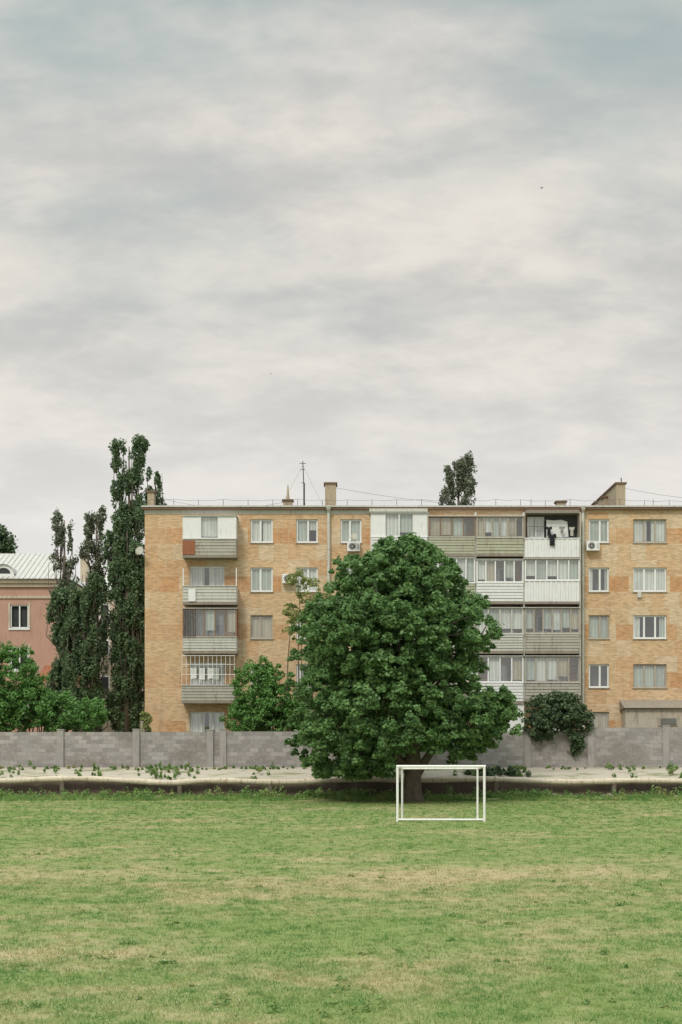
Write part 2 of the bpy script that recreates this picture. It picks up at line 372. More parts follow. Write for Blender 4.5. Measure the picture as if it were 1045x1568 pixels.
def interior(x0,x1,z0,z1,y,style):
    def q(a,b,c,d,mat,yy=y): cu.quad([(a,yy,c),(b,yy,c),(b,yy,d),(a,yy,d)],mat)
    w=x1-x0;h=z1-z0
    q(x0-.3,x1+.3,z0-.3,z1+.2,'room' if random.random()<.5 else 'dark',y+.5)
    if style=='c': q(x0,x1,z0,z1,'curtain')
    elif style=='cc': q(x0,x0+w*.42,z0,z1,'curtain'); q(x0+w*.55,x1,z0,z1,'curtain')
    elif style=='side': q(x0,x0+w*.22,z0,z1,'curtain'); q(x0+w*.8,x1,z0,z1,'curtain2')
    elif style=='g': q(x0,x1,z0,z1,'curtain2')
    elif style=='t': q(x0,x1,z0,z1,'curtain3')
    elif style=='half': q(x0,x0+w*.5,z0,z1,'curtain2'); q(x0+w*.5,x1,z0+h*.55,z1,'curtain',y+.01)
def slats(x0,x1,z0,z1,y,mat,vertical=False,step=0.15):
    if vertical:
        n=max(2,int((x1-x0)/step)); s=(x1-x0)/n
        for i in range(n): bal.box(x0+i*s+.004,x0+(i+1)*s-.004,y-(.02 if i%2 else 0),y+.03,z0,z1,mat)
    else:
        n=max(2,int((z1-z0)/step)); s=(z1-z0)/n
        for i in range(n): bal.box(x0,x1,y-(.025 if i%2 else 0.0),y+.03,z0+i*s+.014,z0+(i+1)*s-.014,mat)
    bal.box(x0+.01,x1-.01,y+.031,y+.045,z0,z1,'darkslat')
BY=79.0
def balcony(p0,p1,qtop,qrail,qbot,glaze,par,panes=4,frame='oldframe',styles=None,vertical=False,mat2=None):
    x0,x1=X(p0,BY),X(p1,BY); zt,zr,zb=Z(qtop,BY),Z(qrail,BY),Z(qbot,BY)
    bal.box(x0,x1,BY-.03,FY-.003,zb-.14,zb-.003,'slab')
    slats(x0+.02,x1-.02,zb,zr,BY,par,vertical)
    for xs_ in (x0+.002,x1-.032): bal.box(xs_,xs_+.03,BY+.05,FY-.003,zb,zr-.002,par)
    bal.box(x0-.01,x1+.01,BY-.045,BY+.06,zr,zr+.05,'metal' if par!='white' else 'white')
    z0=zr+.052
    if glaze=='glass':
        t=.06; w=x1-x0
        bal.box(x0,x1,BY,BY+.07,zt-t,zt,frame)
        for i in range(panes+1):
            xc=x0+w*i/panes; a=min(max(xc-.035,x0),x1-.07); bal.box(a,a+.07,BY-.004,BY+.07,z0,zt-t-.002,frame)
        bal.box(x0+.07,x1-.07,BY+.01,BY+.06,z0,z0+.05,frame)
        gl.quad([(x0,BY+.035,z0),(x1,BY+.035,z0),(x1,BY+.035,zt-t),(x0,BY+.035,zt-t)],'glass')
        for i in range(panes):
            s=(styles[i] if styles else random.choice('cgdgtod'))
            a,b2=x0+w*i/panes+.03,x0+w*(i+1)/panes-.03; zlow=z0+(random.uniform(.0,.35) if s in 'gct' else 0)
            if s=='w': bal.box(a,b2,BY+.005,BY+.03,z0,zt-t,'white')
            elif s in 'cgt': cu.quad([(a,BY+.15,zlow),(b2,BY+.15,zlow),(b2,BY+.15,zt-t),(a,BY+.15,zt-t)],{'c':'curtain','g':'curtain2','t':'curtain3'}[s])
        for xs_ in (x0+.004,x1-.044): bal.box(xs_,xs_+.04,BY+.075,FY-.004,z0,zt-t,mat2 or par)
        bal.box(x0-.03,x1+.03,BY-.08,FY-.004,zt+.002,zt+.04,'metal')
    elif glaze=='bars':
        n=12
        for i in range(n+1):
            xc=x0+.03+(x1-x0-.06)*i/n; bal.tube([(xc,BY,z0),(xc,BY,zt)],.014,frame,5)
        for zz in (z0+(zt-z0)*.35,z0+(zt-z0)*.7,zt): bal.tube([(x0,BY-.02,zz),(x1,BY-.02,zz)],.016,frame,5)
    elif glaze=='posts':
        for xc in (x0+.03,x1-.03): bal.box(xc-.025,xc+.025,BY+.0,BY+.05,z0,zt,frame)
cols=[(384,418),(454,487),(522,554),(902,933),(970,1021)]
rows=[(795,831),(869,906),(942,978),(1017,1053),(1090,1126)]
st={(0,0):'cc',(0,1):'g',(0,2):'t',(1,0):'half',(1,1):'c',(2,0):'g',(3,0):'g',(3,1):'side',(3,2):'g',(3,3):'d',(3,4):'t',(4,0):'cc',(4,1):'c',(4,2):'side',(4,3):'g'}
for ci,(a,b_) in enumerate(cols):
    for ri,(c,d) in enumerate(rows):
        if ci==4 and ri==4: continue
        old=(ci,ri) in ((0,2),(3,2),(4,0),(4,3),(3,4))
        kw=dict(panes=3) if ci==4 else dict(split=[0.55] if ci%2 else [0.45])
        window(a,b_,c,d,style=st.get((ci,ri)),frame='oldframe' if old else 'frame',**kw)
for k in range(4):
    for ri,(c,d) in enumerate(rows):
        window(1080+k*85,1115+k*85,c,d)
for (a,b_,rws) in ((291,344,[(795,826),(867,899),(940,976),(1014,1050),(1090,1126)]),(600,640,rows),(676,716,rows),(748,790,rows),(822,868,rows[1:])):
    for ri,(c,d) in enumerate(rws):
        window(a,b_,c,d,panes=3,sill=False)
balcony(280,362,790,826,850,'glass','greyslat',3,'white',['w','c','w'],mat2='white')
bal.box(X(280,BY),X(299,BY),BY-.06,BY-.03,Z(849,BY),Z(828,BY),'rust')
balcony(280,363,870,898,922,'posts','paleslat',frame='white')
bal.box(X(289,BY),X(300,BY),BY-.09,BY-.035,Z(921,BY),Z(902,BY),'white')
balcony(280,363,932,976,997,'glass','paleslat',5,'brownframe',['d','o','g','d','t'],mat2='rust')
balcony(278,360,1004,1050,1073,'bars','greyslat',frame='frame')
for i,(a,c) in enumerate(((292,'white'),(305,'white'),(318,'white'),(327,'curtain2'))):
    bal.quad([(X(a,79.3),79.3,Z(1040,79.3)),(X(a+9,79.3),79.28,Z(1038+i%2*3,79.3)),(X(a+9,79.3),79.33,Z(1022,79.3)),(X(a,79.3),79.3,Z(1022,79.3))],c)
bal.tube([(X(282,79.3),79.3,Z(1022,79.3)),(X(358,79.3),79.3,Z(1022,79.3))],.01,'darkmetal',4)
for i in range(8):
    xx=X(282,BY)+i*.09; bal.tube([(xx,BY-.06,Z(976,BY)),(xx,BY-.06,Z(934,BY))],.014,'darkmetal',5)
balcony(568,655,786,823,848,'glass','white',4,'white',['w','c','g','w'],mat2='white')
balcony(568,655,860,896,922,'glass','greyslat',4,'oldframe')
balcony(568,655,934,970,996,'glass','paleslat',4,'oldframe')
balcony(568,655,1007,1045,1072,'posts','greyslat')
balcony(657,728,791,823,848,'glass','greenslat',4,'brownframe',['t','t','g','d'])
balcony(657,728,854,894,920,'glass','greenslat',5,'frame',['c','o','d','c','g'])
balcony(657,728,931,971,996,'glass','paleslat',4,'oldframe')
balcony(657,728,1005,1045,1072,'glass','greyslat',4,'oldframe')
balcony(730,802,791,824,848,'glass','greenslat',6,'oldframe',['t','c','g','c','t','d'])
balcony(730,802,857,893,921,'glass','white',5,'frame',['c','t','d','g','d'],mat2='white')
balcony(730,802,931,972,997,'glass','paleslat',4,'paleslat',['c','g','c','c'])
balcony(730,802,1005,1046,1074,'glass','white',4,'frame',['d','c','d','t'],mat2='white')
balcony(804,888,785,825,853,'posts','white',frame='brownframe',vertical=True)
balcony(804,888,856,890,921,'glass','white',5,'frame',['c','g','c','c','g'],mat2='white',vertical=True)
balcony(804,888,931,971,997,'glass','greyslat',6,'oldframe',['g','d','g','c','g','t'])
balcony(804,888,1005,1046,1070,'glass','greyslat',5,'oldframe',['g','c','c','t','d'])
bal.box(X(735,BY),X(770,BY),BY,FY-.004,1.3,Z(1080,BY),'paleslat'); bal.box(X(770,BY)+.01,X(803,BY),BY+.05,FY-.004,1.3,Z(1076,BY),'white')
# open top-right balcony: dark panel standing in for recess shade, window, dust sheet and laundry
bal.box(X(806,79.9),X(886,79.9),79.87,79.95,Z(823,79.9),Z(787,79.9),'recess')
window(808,834,791,824,style='cc',cut=False,sill=False,yf=79.62,panes=2)
bal.box(X(806,BY),X(887,BY),BY-.1,FY-.01,Z(786,BY),Z(781,BY),'slab')
pts=[(837,823),(848,822),(860,823),(871,822),(870,810),(869,799),(860,796),(848,797),(837,796)]
bal.quad([(X(a,79.4),79.4,Z(c,79.4)) for a,c in pts],'white')
def garment(px,py,w,h,y,mat):
    s=[(-.5,0),(-.5,-.3),(-.28,-.25),(-.3,-1),(.0,-.95),(.28,-1),(.26,-.25),(.5,-.32),(.5,0),(.18,.04),(0,-.06),(-.18,.04)]
    bal.quad([(X(px,y)+a*w,y+.02*math.sin(k*2),Z(py,y)+c*h) for k,(a,c) in enumerate(s)],mat)
garment(846,818,.46,.66,78.88,'cloth'); garment(841,807,.34,.5,79.2,'cloth'); garment(861,807,.3,.35,79.15,'darkslat'); garment(876,807,.3,.5,79.12,'greyslat')
bal.tube([(X(806,78.9),78.9,Z(806,78.9)),(X(886,78.9),78.9,Z(807,78.9))],.01,'darkmetal',4)
for p in (656,729,803,889):
    bal.box(X(p,BY)-.04,X(p,BY)+.04,BY+.09,FY-.004,Z(1074,BY),Z(784,BY),'paleslat')
bal.box(X(566,BY),X(655,BY),BY-.1,FY-.006,Z(784,BY),Z(779,BY),'paleslat')
xa,xb=X(958,78.8),X(1062,78.8)
bal.box(xa,xb,78.8,FY-.003,1.3,Z(1085,78.8),'silicate')
bal.quad([(xa-.1,78.6,Z(1084,78.6)),(xb,78.6,Z(1084,78.6)),(xb,FY-.01,Z(1072,FY)),(xa-.1,FY-.01,Z(1072,FY))],'slab')
bal.quad([(xa-.1,78.6,Z(1084,78.6)),(xa-.1,FY-.01,Z(1072,FY)),(xa-.1,FY-.01,Z(1088,FY))],'slab')
bal.box(X(1010,78.7),X(1038,78.7),78.74,78.79,Z(1111,78.7),Z(1098,78.7),'oldframe'); bal.box(X(1012,78.7),X(1036,78.7),78.7,78.735,Z(1109,78.7),Z(1100,78.7),'room')

WX0,WX1=X(222),46.0; WZ0,WZ1=0.9,Z(781)
def build_wall():
    xs=sorted(set([WX0,WX1]+[round(o[0],4) for o in openings]+[round(o[1],4) for o in openings]))
    zs=sorted(set([WZ0,WZ1]+[round(o[2],4) for o in openings]+[round(o[3],4) for o in openings]))
    for i in range(len(xs)-1):
        for j in range(len(zs)-1):
            cx,cz=(xs[i]+xs[i+1])/2,(zs[j]+zs[j+1])/2
            if any(o[0]<cx<o[1] and o[2]<cz<o[3] for o in openings): continue
            wall.quad([(xs[i],FY,zs[j]),(xs[i+1],FY,zs[j]),(xs[i+1],FY,zs[j+1]),(xs[i],FY,zs[j+1])],'facade')
    for (a,b_,c,d) in openings:
        e=FY+.2
        wall.quad([(a,FY,c),(a,e,c),(a,e,d),(a,FY,d)],'cream'); wall.quad([(b_,FY,c),(b_,FY,d),(b_,e,d),(b_,e,c)],'cream')
        wall.quad([(a,FY,d),(a,e,d),(b_,e,d),(b_,FY,d)],'cream'); wall.quad([(a,FY,c),(b_,FY,c),(b_,e,c),(a,e,c)],'cream')
    B=FY+12
    wall.quad([(WX0,FY,WZ0),(WX0,FY,WZ1),(WX0,B,WZ1),(WX0,B,WZ0)],'facade')
    wall.quad([(WX1,FY,WZ0),(WX1,B,WZ0),(WX1,B,WZ1),(WX1,FY,WZ1)],'facade')
    wall.quad([(WX0,B,WZ0),(WX0,B,WZ1),(WX1,B,WZ1),(WX1,B,WZ0)],'facade')
build_wall()
roof.box(WX0-.12,WX1+.1,FY-.22,FY+12.2,Z(781)+.003,Z(777.5),'cornice')
roof.box(WX0-.16,WX1+.14,FY-.27,FY+12.25,Z(777.5)+.002,Z(775),'metal')
roof.box(WX0+.2,WX1-.2,FY+.3,FY+11.8,Z(775)+.003,Z(774.5)+.01,'roofing')
roof.box(WX0-.02,X(566),FY-.03,FY-.002,Z(787),Z(781),'paleslat')
ZR=Z(775)
def chim(p0,p1,q,y0=FY+.6,dy=.7,cap=True,mat='chimney'):
    x0,x1=X(p0,y0),X(p1,y0); z=Z(q,y0)
    roof.box(x0,x1,y0,y0+dy,ZR-.1,z,mat)
    if cap: roof.box(x0-.07,x1+.07,y0-.07,y0+dy+.07,z+.002,z+.09,'cornice')
chim(226,236,754,FY+.5); chim(498,515,741,FY+1.2,1.0); chim(434,448,767,FY+1,.5); chim(853,867,769,FY+1.5,.6)
chim(944,958,741,FY+.5,5.9); chim(925,938,762,FY+3,.7); chim(912,922,770,FY+6.8,1)
roof.tube([(X(441,81),81.2,Z(768,81)),(X(441,81),81.2,Z(752,81)),(X(441,81),81.2,Z(742,81))],[.12,.06,.03],'chimney',8)
roof.tube([(X(949,82),81.5,Z(741,82)),(X(949,82),81.5,Z(734,82))],.03,'darkmetal',6)
roof.tube([(X(467,81),81,ZR),(X(464,81),81,Z(706,81))],[.035,.025],'darkmetal',6)
for dz,w in ((0.1,.18),(0.45,.12),(1.2,.1)): roof.tube([(X(464,81)-w,81,Z(707,81)-dz),(X(464,81)+w,81,Z(707,81)-dz)],.018,'darkmetal',5)
roof.tube([(X(466,81),81,Z(740,81)),(X(466,81),81,Z(775,81))],.05,'darkmetal',6)
prev=None
for i,p in enumerate(range(228,1400,38)):
    h=ZR+random.uniform(.32,.42); x=X(p)
    roof.tube([(x,FY+.15,ZR-.02),(x,FY+.15,h)],.014,'darkmetal',5)
    if prev: roof.tube([prev,((x+prev[0])/2,FY+.15,(h+prev[2])/2-.05),(x,FY+.15,h)],.009,'darkmetal',4)
    prev=(x,FY+.15,h)
def wire(a,b_,sag=.3,r=.009):
    a,b_=Vector(a),Vector(b_); pts=[]
    for i in range(9):
        t=i/8; p=a.lerp(b_,t); p.z-=sag*4*t*(1-t); pts.append(p)
    roof.tube(pts,r,'darkmetal',4)
wire((X(515),81.3,Z(741)),(X(950),81,Z(770)),.5); wire((X(464,81),81,Z(712,81)),(X(498),81.3,ZR),.05,.006); wire((X(464,81),81,Z(712,81)),(X(425),81.3,ZR),.05,.006)
wire((X(236),81.3,Z(755)),(X(441),81.2,Z(762)),.5); wire((X(958),81,Z(742)),(X(1200),81,Z(762)),.3)
for p in (720,815,1003): roof.tube([(X(p),FY+.4,ZR),(X(p),FY+.4,ZR+.45)],.015,'darkmetal',5)
for p in (503.5,893):
    x=X(p,79.85); misc.tube([(x,79.83,1.2),(x,79.83,Z(786)),(x,79.74,Z(783)),(x,79.7,Z(779))],.08,'paleslat',10)
    misc.tube([(x,79.7,Z(782)),(x,79.7,Z(777))],[.1,.17],'paleslat',10)
    for q in range(800,1120,40): misc.tube([(x,79.83,Z(q)),(x,79.83,Z(q+1.5))],.095,'metal',10)
def ac(p,q,yf=FY):
    x0,z0=X(p,yf),Z(q,yf)
    misc.box(x0,x0+.72,yf-.38,yf-.08,z0,z0+.52,'frame'); misc.box(x0+.05,x0+.67,yf-.08,yf-.003,z0+.05,z0+.1,'darkmetal')
    for r,mt,o in ((.2,'darkmetal',.385),(.17,'metal',.39),(.14,'darkmetal',.395),(.05,'metal',.40)):
        misc.tube([(x0+.28,yf-o,z0+.26),(x0+.28,yf-.37,z0+.26)],r,mt,16)
    misc.box(x0+.56,x0+.68,yf-.384,yf-.375,z0+.1,z0+.42,'metal')
ac(532,845); ac(433,894); ac(897,844)
def dish(x,y,z,r,tilt=-.4):
    pts=[];ra=[]
    for i in range(7):
        t=i/6; pts.append((x+tilt*0.12*t*t,y-.12*t*t,z+.04*t*t)); ra.append(max(.01,r*t))
    misc.tube(pts,ra,'greyslat',18); misc.tube([(x,y,z),(x,y+.2,z-.05)],.02,'darkmetal',5); misc.tube([(x,y-.1,z-r),(x+tilt*.5,y-.5,z-.05)],.012,'darkmetal',4)
dish(X(217),79.6,Z(846),.25); misc.tube([(X(217),79.8,Z(850)),(X(223),80.2,Z(850))],.025,'darkmetal',5)
dish(X(543),79.3,Z(826),.2)
misc.box(X(976),X(982),FY-.12,FY-.003,Z(915),Z(906),'paleslat')
wall.make('walls',AB); fr.make('window_frames',AB); gl.make('window_glass',AB); cu.make('curtains',AB); bal.make('balconies',AB); roof.make('roof',AB); misc.make('downpipes_and_fittings',AB)

# ---------------------------------------------------------------- pink building
PB=empty('pink_plaster_house'); D=112.0
w=Batch(); xl,xr=-46.0,X(98,D); ze=Z(893,D)
ops=[]
for c in range(4):
    for r in range(3):
        p0=16-c*62; q0=926+r*64
        ops.append((X(p0,D),X(p0+28,D),Z(q0+36,D),Z(q0,D)))
xs=sorted(set([xl,xr]+[round(o[0],4) for o in ops]+[round(o[1],4) for o in ops])); zs=sorted(set([1.4,ze]+[round(o[2],4) for o in ops]+[round(o[3],4) for o in ops]))
for i in range(len(xs)-1):
    for j in range(len(zs)-1):
        cx,cz=(xs[i]+xs[i+1])/2,(zs[j]+zs[j+1])/2
        if any(o[0]<cx<o[1] and o[2]<cz<o[3] for o in ops): continue
        w.quad([(xs[i],D,zs[j]),(xs[i+1],D,zs[j]),(xs[i+1],D,zs[j+1]),(xs[i],D,zs[j+1])],'pink')
for (a,b_,c,d) in ops:
    for f in ([(a,D,c),(a,D+.2,c),(a,D+.2,d),(a,D,d)],[(b_,D,c),(b_,D,d),(b_,D+.2,d),(b_,D+.2,c)],[(a,D,d),(a,D+.2,d),(b_,D+.2,d),(b_,D,d)]): w.quad(f,'white')
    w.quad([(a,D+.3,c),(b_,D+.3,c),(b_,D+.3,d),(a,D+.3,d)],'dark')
    for xx in (a,(a+b_)/2-.05,b_-.1): w.box(xx+.003,xx+.1,D+.08,D+.16,c+.01,d-.01,'frame')
    w.box(a+.11,b_-.11,D+.09,D+.15,c+.01,c+.1,'frame'); w.box(a+.11,b_-.11,D+.09,D+.15,d-.1,d-.01,'frame')
    w.box(a-.12,b_+.12,D-.08,D-.002,c-.14,c-.003,'white'); w.box(a-.15,a-.003,D-.05,D-.002,c,d+.15,'cream'); w.box(b_+.003,b_+.15,D-.05,D-.002,c,d+.15,'cream')
w.quad([(xr,D,1.4),(xr,D+12,1.4),(xr,D+12,ze),(xr,D,ze)],'pink'); w.quad([(xl,D,1.4),(xl,D,ze),(xl,D+12,ze),(xl,D+12,1.4)],'pink'); w.quad([(xl,D+12,1.4),(xl,D+12,ze),(xr,D+12,ze),(xr,D+12,1.4)],'pink')
w.box(xl-.3,xr+.3,D-.35,D+12.3,ze+.003,ze+.3,'cream'); w.box(xl-.15,xr+.15,D-.18,D-.003,ze-.3,ze,'cream')
w.box(xl-.02,xr+.08,D-.1,D-.004,ze-1.2,ze-1.0,'cream')
w.make('walls',PB)
r=Batch(); x0,x1,y0,y1,z0,zt=xl-.5,xr+.5,D-.55,D+12.5,ze+.303,ze+3.1; ym=(y0+y1)/2
r.quad([(x0,y0,z0),(x1,y0,z0),(x1-2.6,ym,zt),(x0+2.6,ym,zt)],'metal'); r.quad([(x1,y0,z0),(x1,y1,z0),(x1-2.6,ym,zt)],'metal')
r.quad([(x1,y1,z0),(x0,y1,z0),(x0+2.6,ym,zt),(x1-2.6,ym,zt)],'metal'); r.quad([(x0,y1,z0),(x0,y0,z0),(x0+2.6,ym,zt)],'metal')
n=60
for i in range(n):
    xa=x0+(x1-x0)*(i+.5)/n; t=min(1,(x1-xa)/2.6,(xa-x0)/2.6)
    r.tube([(xa,y0,z0+.02),(xa,y0+(ym-y0)*t,z0+(zt-z0)*t+.02)],.035,'greyslat',4)
dx=X(6,D); pts=[]
for k in range(9):
    a=math.pi*k/8; pts.append((dx+.85*math.cos(a),z0+.45+.75*math.sin(a)))
for k in range(8):
    (xa,za),(xb_,zb)=pts[k],pts[k+1]
    r.quad([(xa,y0+.3,za),(xb_,y0+.3,zb),(xb_,y0+4,zb),(xa,y0+4,za)],'metal')
r.quad([(p[0],y0+.45,p[1]) for p in pts]+[(dx-.85,y0+.45,z0),(dx+.85,y0+.45,z0)],'white')
r.quad([(dx+.55*math.cos(math.pi*k/8),y0+.43,z0+.45+.45*math.sin(math.pi*k/8)) for k in range(9)],'dark')
r.make('roof',PB)
pw=Batch(); xa,xb=X(58,108),X(112,108)
pw.box(xa,xb,108,D-.01,1.3,Z(1056,108),'pink'); z0=Z(1055,108)
pw.quad([(xa-.3,107.6,z0),(xb+.3,107.6,z0),(xb+.3,D-.01,z0+2.0),(xa-.3,D-.01,z0+2.0)],'rust'); pw.box(xa-.3,xb+.3,107.55,107.7,z0-.15,z0-.002,'cream')
pw.make('porch_wing',PB)
HB=empty('cream_plaster_house'); h=Batch(); D2=128
h.box(X(112,D2),X(215,D2),D2,D2+9,1.4,Z(905,D2),'cream')
za=Z(905,D2); xa,xb=X(108,D2),X(219,D2)
h.quad([(xa,D2-.4,za),(xb,D2-.4,za),(xb-2,D2+4.5,za+2.2),(xa+2,D2+4.5,za+2.2)],'paleslat'); h.quad([(xb,D2+9.4,za),(xa,D2+9.4,za),(xa+2,D2+4.5,za+2.2),(xb-2,D2+4.5,za+2.2)],'paleslat')
h.quad([(xa,D2+9.4,za),(xa,D2-.4,za),(xa+2,D2+4.5,za+2.2)],'paleslat'); h.quad([(xb,D2-.4,za),(xb,D2+9.4,za),(xb-2,D2+4.5,za+2.2)],'paleslat')
h.box(X(117,D2),X(128,D2),D2+2,D2+3,za,Z(848,D2),'cream'); h.box(X(115,D2),X(130,D2),D2+1.9,D2+3.1,Z(848,D2)+.002,Z(844,D2),'cornice')
for r_ in range(3):
    for c in range(3):
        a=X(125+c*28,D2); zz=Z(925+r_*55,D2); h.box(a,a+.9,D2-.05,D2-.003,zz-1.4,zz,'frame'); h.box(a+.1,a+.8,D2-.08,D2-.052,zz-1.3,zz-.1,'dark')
h.make('walls_and_roof',HB)

# ---------------------------------------------------------------- block wall
BW=empty('concrete_block_wall'); b=Batch(); WYY=73.4
zt1,zt2=Z(1121,73.4),Z(1114,73.4)
xsplit=X(905,73.4); xj=X(345,73.4)
b.box(-45,xj,WYY,WYY+.22,1.2,zt1,'block'); b.box(xj+.002,xsplit,WYY-.03,WYY+.2,1.2,zt1+.03,'block'); b.box(xsplit+.002,45,WYY-.05,WYY+.2,1.2,zt2,'block')
ps=[93-117*k for k in range(1,9)]+[93,209,322,342,460,578,694,808,905,1020]+[1020+116*k for k in range(1,9)]
for p in ps:
    x=X(p,73.4); zt=(zt2 if p>=905 else zt1)+random.uniform(.03,.13)
    b.box(x-.17,x+.17,WYY-.1,WYY+.3,1.2,zt,'concrete'); b.box(x-.19,x+.19,WYY-.12,WYY+.32,zt+.002,zt+.05,'concrete')
b.make('masonry',BW)
# ---------------------------------------------------------------- pipe
PP=empty('overground_pipe'); b=Batch()
def pz(x): return Z(1195,70.3)+.05*math.sin(x*.35)+.04*math.sin(x*.9+1)-(.10*math.exp(-((x+8.5)/1.3)**2))
b.tube([(x,70.22+.05*math.sin(x*.5),pz(x)) for x in np.arange(-46,46,.5)],[.14+.014*math.sin(x*3) for x in np.arange(-46,46,.5)],'pipe',12)
for x in np.arange(-45,45,5.3):
    x=float(x)+random.uniform(-1,1); z=pz(x); y=70.22+.05*math.sin(x*.5)
    b.tube([(x-.05,y,z),(x+.05,y,z)],.175,'pipe',12)
    b.box(x-.1,x+.1,y-.1,y+.1,.0,z-.11,'footing')
b.make('pipe_run',PP,smooth=False)
DB=Batch()
for i in range(60):
    x=random.uniform(-20,20); y=random.uniform(69.4,70.0); s=random.uniform(.06,.2); z=float(zground(y))
    c=[(x+s*math.cos(a)*random.uniform(.7,1.3),y+s*math.sin(a)*random.uniform(.7,1.3)) for a in np.arange(0,6.28,1.05)]
    t=z+s*random.uniform(.4,.9); n=len(c); base=len(DB.v)
    DB.v+=[(p[0],p[1],z-.05) for p in c]+[(x+(p[0]-x)*.7,y+(p[1]-y)*.7,t+random.uniform(-.02,.02)) for p in c]; mi=DB.mi('slab')
    for k in range(n): DB.f.append((base+k,base+(k+1)%n,base+n+(k+1)%n,base+n+k)); DB.m.append(mi)
    DB.f.append(tuple(base+n+k for k in range(n))); DB.m.append(mi)
DB.make('rubble_stones')

# ---------------------------------------------------------------- goal
G=empty('football_goal'); b=Batch(); gy=50.6; r=.046
x0,x1=X(609,gy),X(742,gy); zt=Z(1173.5,gy)
b.tube([(x0,gy,0.0),(x0,gy,zt)],r,'goalpaint',12); b.tube([(x1,gy,0.0),(x1,gy,zt)],r,'goalpaint',12)
b.tube([(x0-r,gy,zt),(x1+r,gy,zt)],r*1.02,'goalpaint',12); b.tube([(x0,gy,.07),(x1,gy,.07)],r*.8,'goalpaint',10)
b.make('front_frame',G)
b=Batch(); xi0,xi1=x0+.19,x1-.19; yb=gy+.55
b.tube([(xi0,yb,0),(xi0,yb,zt-.09)],r*.8,'goalpaint',10); b.tube([(xi1,yb,0),(xi1,yb,zt-.09)],r*.8,'goalpaint',10); b.tube([(xi0,yb,zt-.09),(xi1,yb,zt-.09)],r*.7,'goalpaint',10)
for (a,c) in ((x0,xi0),(x1,xi1)):
    b.tube([(a,gy,zt-.02),(c,yb,zt-.09)],r*.7,'goalpaint',8); b.tube([(a,gy,.05),(c,yb,.05)],r*.7,'goalpaint',8)
b.make('back_frame',G)

# ---------------------------------------------------------------- trees
def limbpath(a,b_,bow=.15,n=6):
    a,b_=Vector(a),Vector(b_); d=b_-a; o=Vector((random.uniform(-1,1),random.uniform(-1,1),random.uniform(-.2,1)))*d.length*bow
    return [a.lerp(b_,i/n)+o*math.sin(math.pi*i/n) for i in range(n+1)]
def taper(r0,r1,n=6): return [r0+(r1-r0)*i/n for i in range(n+1)]
T=empty('broadleaf_tree'); TD=66.5
tab=[(822,600,645),(837,562,666),(857,526,688),(885,508,712),(910,492,734),(940,466,750),(970,455,755),(1000,450,738),(1025,456,730),(1045,454,742),(1065,449,765),(1090,443,782),(1110,447,776),(1130,452,760),(1150,460,735),(1168,470,695),(1186,483,588)]
tz=np.array([Z(t[0],TD) for t in tab])[::-1]; tl_=np.array([X(t[1],TD) for t in tab])[::-1]; tr_=np.array([X(t[2],TD) for t in tab])[::-1]
C=[];R=[]
zmin,zmax=tz[0],tz[-1]
def okb(x,z):
    px=CX+x*S/TD; py=HY+(CH-z)*S/TD
    return not (px>598 and px<690 and py>1146)
cnt=0; tries=0
while cnt<2300 and tries<80000:
    tries+=1
    z=random.uniform(zmin,zmax); l=np.interp(z,tz,tl_); rr=np.interp(z,tz,tr_); hw=(rr-l)/2; cx=(l+rr)/2
    if random.random()>hw/5.6: continue
    th=random.uniform(0,2*math.pi); u=random.random()
    k=(1-.5*u**1.7)
    d=Vector((math.cos(th)*hw,math.sin(th)*hw,z))
    k*=1.01+.22*mn.noise(d*.6+Vector((3,1,5)))+.10*mn.noise(d*1.6)
    cr=random.uniform(.15,.40)
    e=max(hw-cr*.7,.12)
    p=Vector((cx+e*k*math.cos(th),TD+e*.95*k*math.sin(th),z))
    if mn.noise(p*1.3)<-.02 and u<.8: continue
    if not okb(p.x,p.z): continue
    C.append(tuple(p)); R.append(cr); cnt+=1
for i in range(190):
    z=random.uniform(zmin+.5,zmax-.1); l=np.interp(z,tz,tl_); rr=np.interp(z,tz,tr_); th=random.uniform(0,6.283); q=random.uniform(.97,1.09)
    x=(l+rr)/2+(rr-l)/2*q*math.cos(th)
    if okb(x,z): C.append((x,TD+(rr-l)/2*math.sin(th)*q,z)); R.append(random.uniform(.08,.22))
for i in range(45):
    C.append((X(random.gauss(762,13),TD),TD-1+random.gauss(0,.8),Z(random.gauss(1085,18),TD))); R.append(random.uniform(.15,.36))
for i in range(14):
    C.append((X(random.gauss(772,5),TD),TD-1+random.gauss(0,.3),Z(1060+i*1.5,TD))); R.append(random.uniform(.1,.2))
leaves('foliage',C,R,84,.175,'leaf_main',T,droop=.8,stretch=(1,1,.66),shell=.3,up=.6,align=.45)
Ci=[];Ri=[]
for i in range(170):
    z=random.uniform(zmin+.9,zmax-1.2); l=np.interp(z,tz,tl_); rr=np.interp(z,tz,tr_); hw=(rr-l)/2; th=random.uniform(0,6.283); k=.48*math.sqrt(random.random())
    x=(l+rr)/2+hw*k*math.cos(th)
    if okb(x,z-.6): Ci.append((x,TD+hw*k*math.sin(th),z)); Ri.append(random.uniform(.5,.8))
leaves('inner_foliage',Ci,Ri,50,.28,'leaf_main',T,shell=.3)
b=Batch(); bx=X(633,TD); 
b.tube([(bx,TD,-.1),(bx-.02,TD,.25),(bx-.03,TD,.9),(bx,TD,1.7),(bx-.1,TD,2.6),(bx-.3,TD,4.5),(bx-.4,TD,7),(bx-.3,TD,10)],[.62,.46,.40,.39,.36,.26,.16,.05],'bark',14)
b.tube([(bx+.1,TD,1.2),(bx+.7,TD+.1,2.1),(bx+1.5,TD,3.2)],[.25,.18,.12],'bark',10)
b.tube([(bx-.1,TD,1.3),(bx-.9,TD-.1,2.2),(bx-2.2,TD,3.2)],[.25,.18,.12],'bark',10)
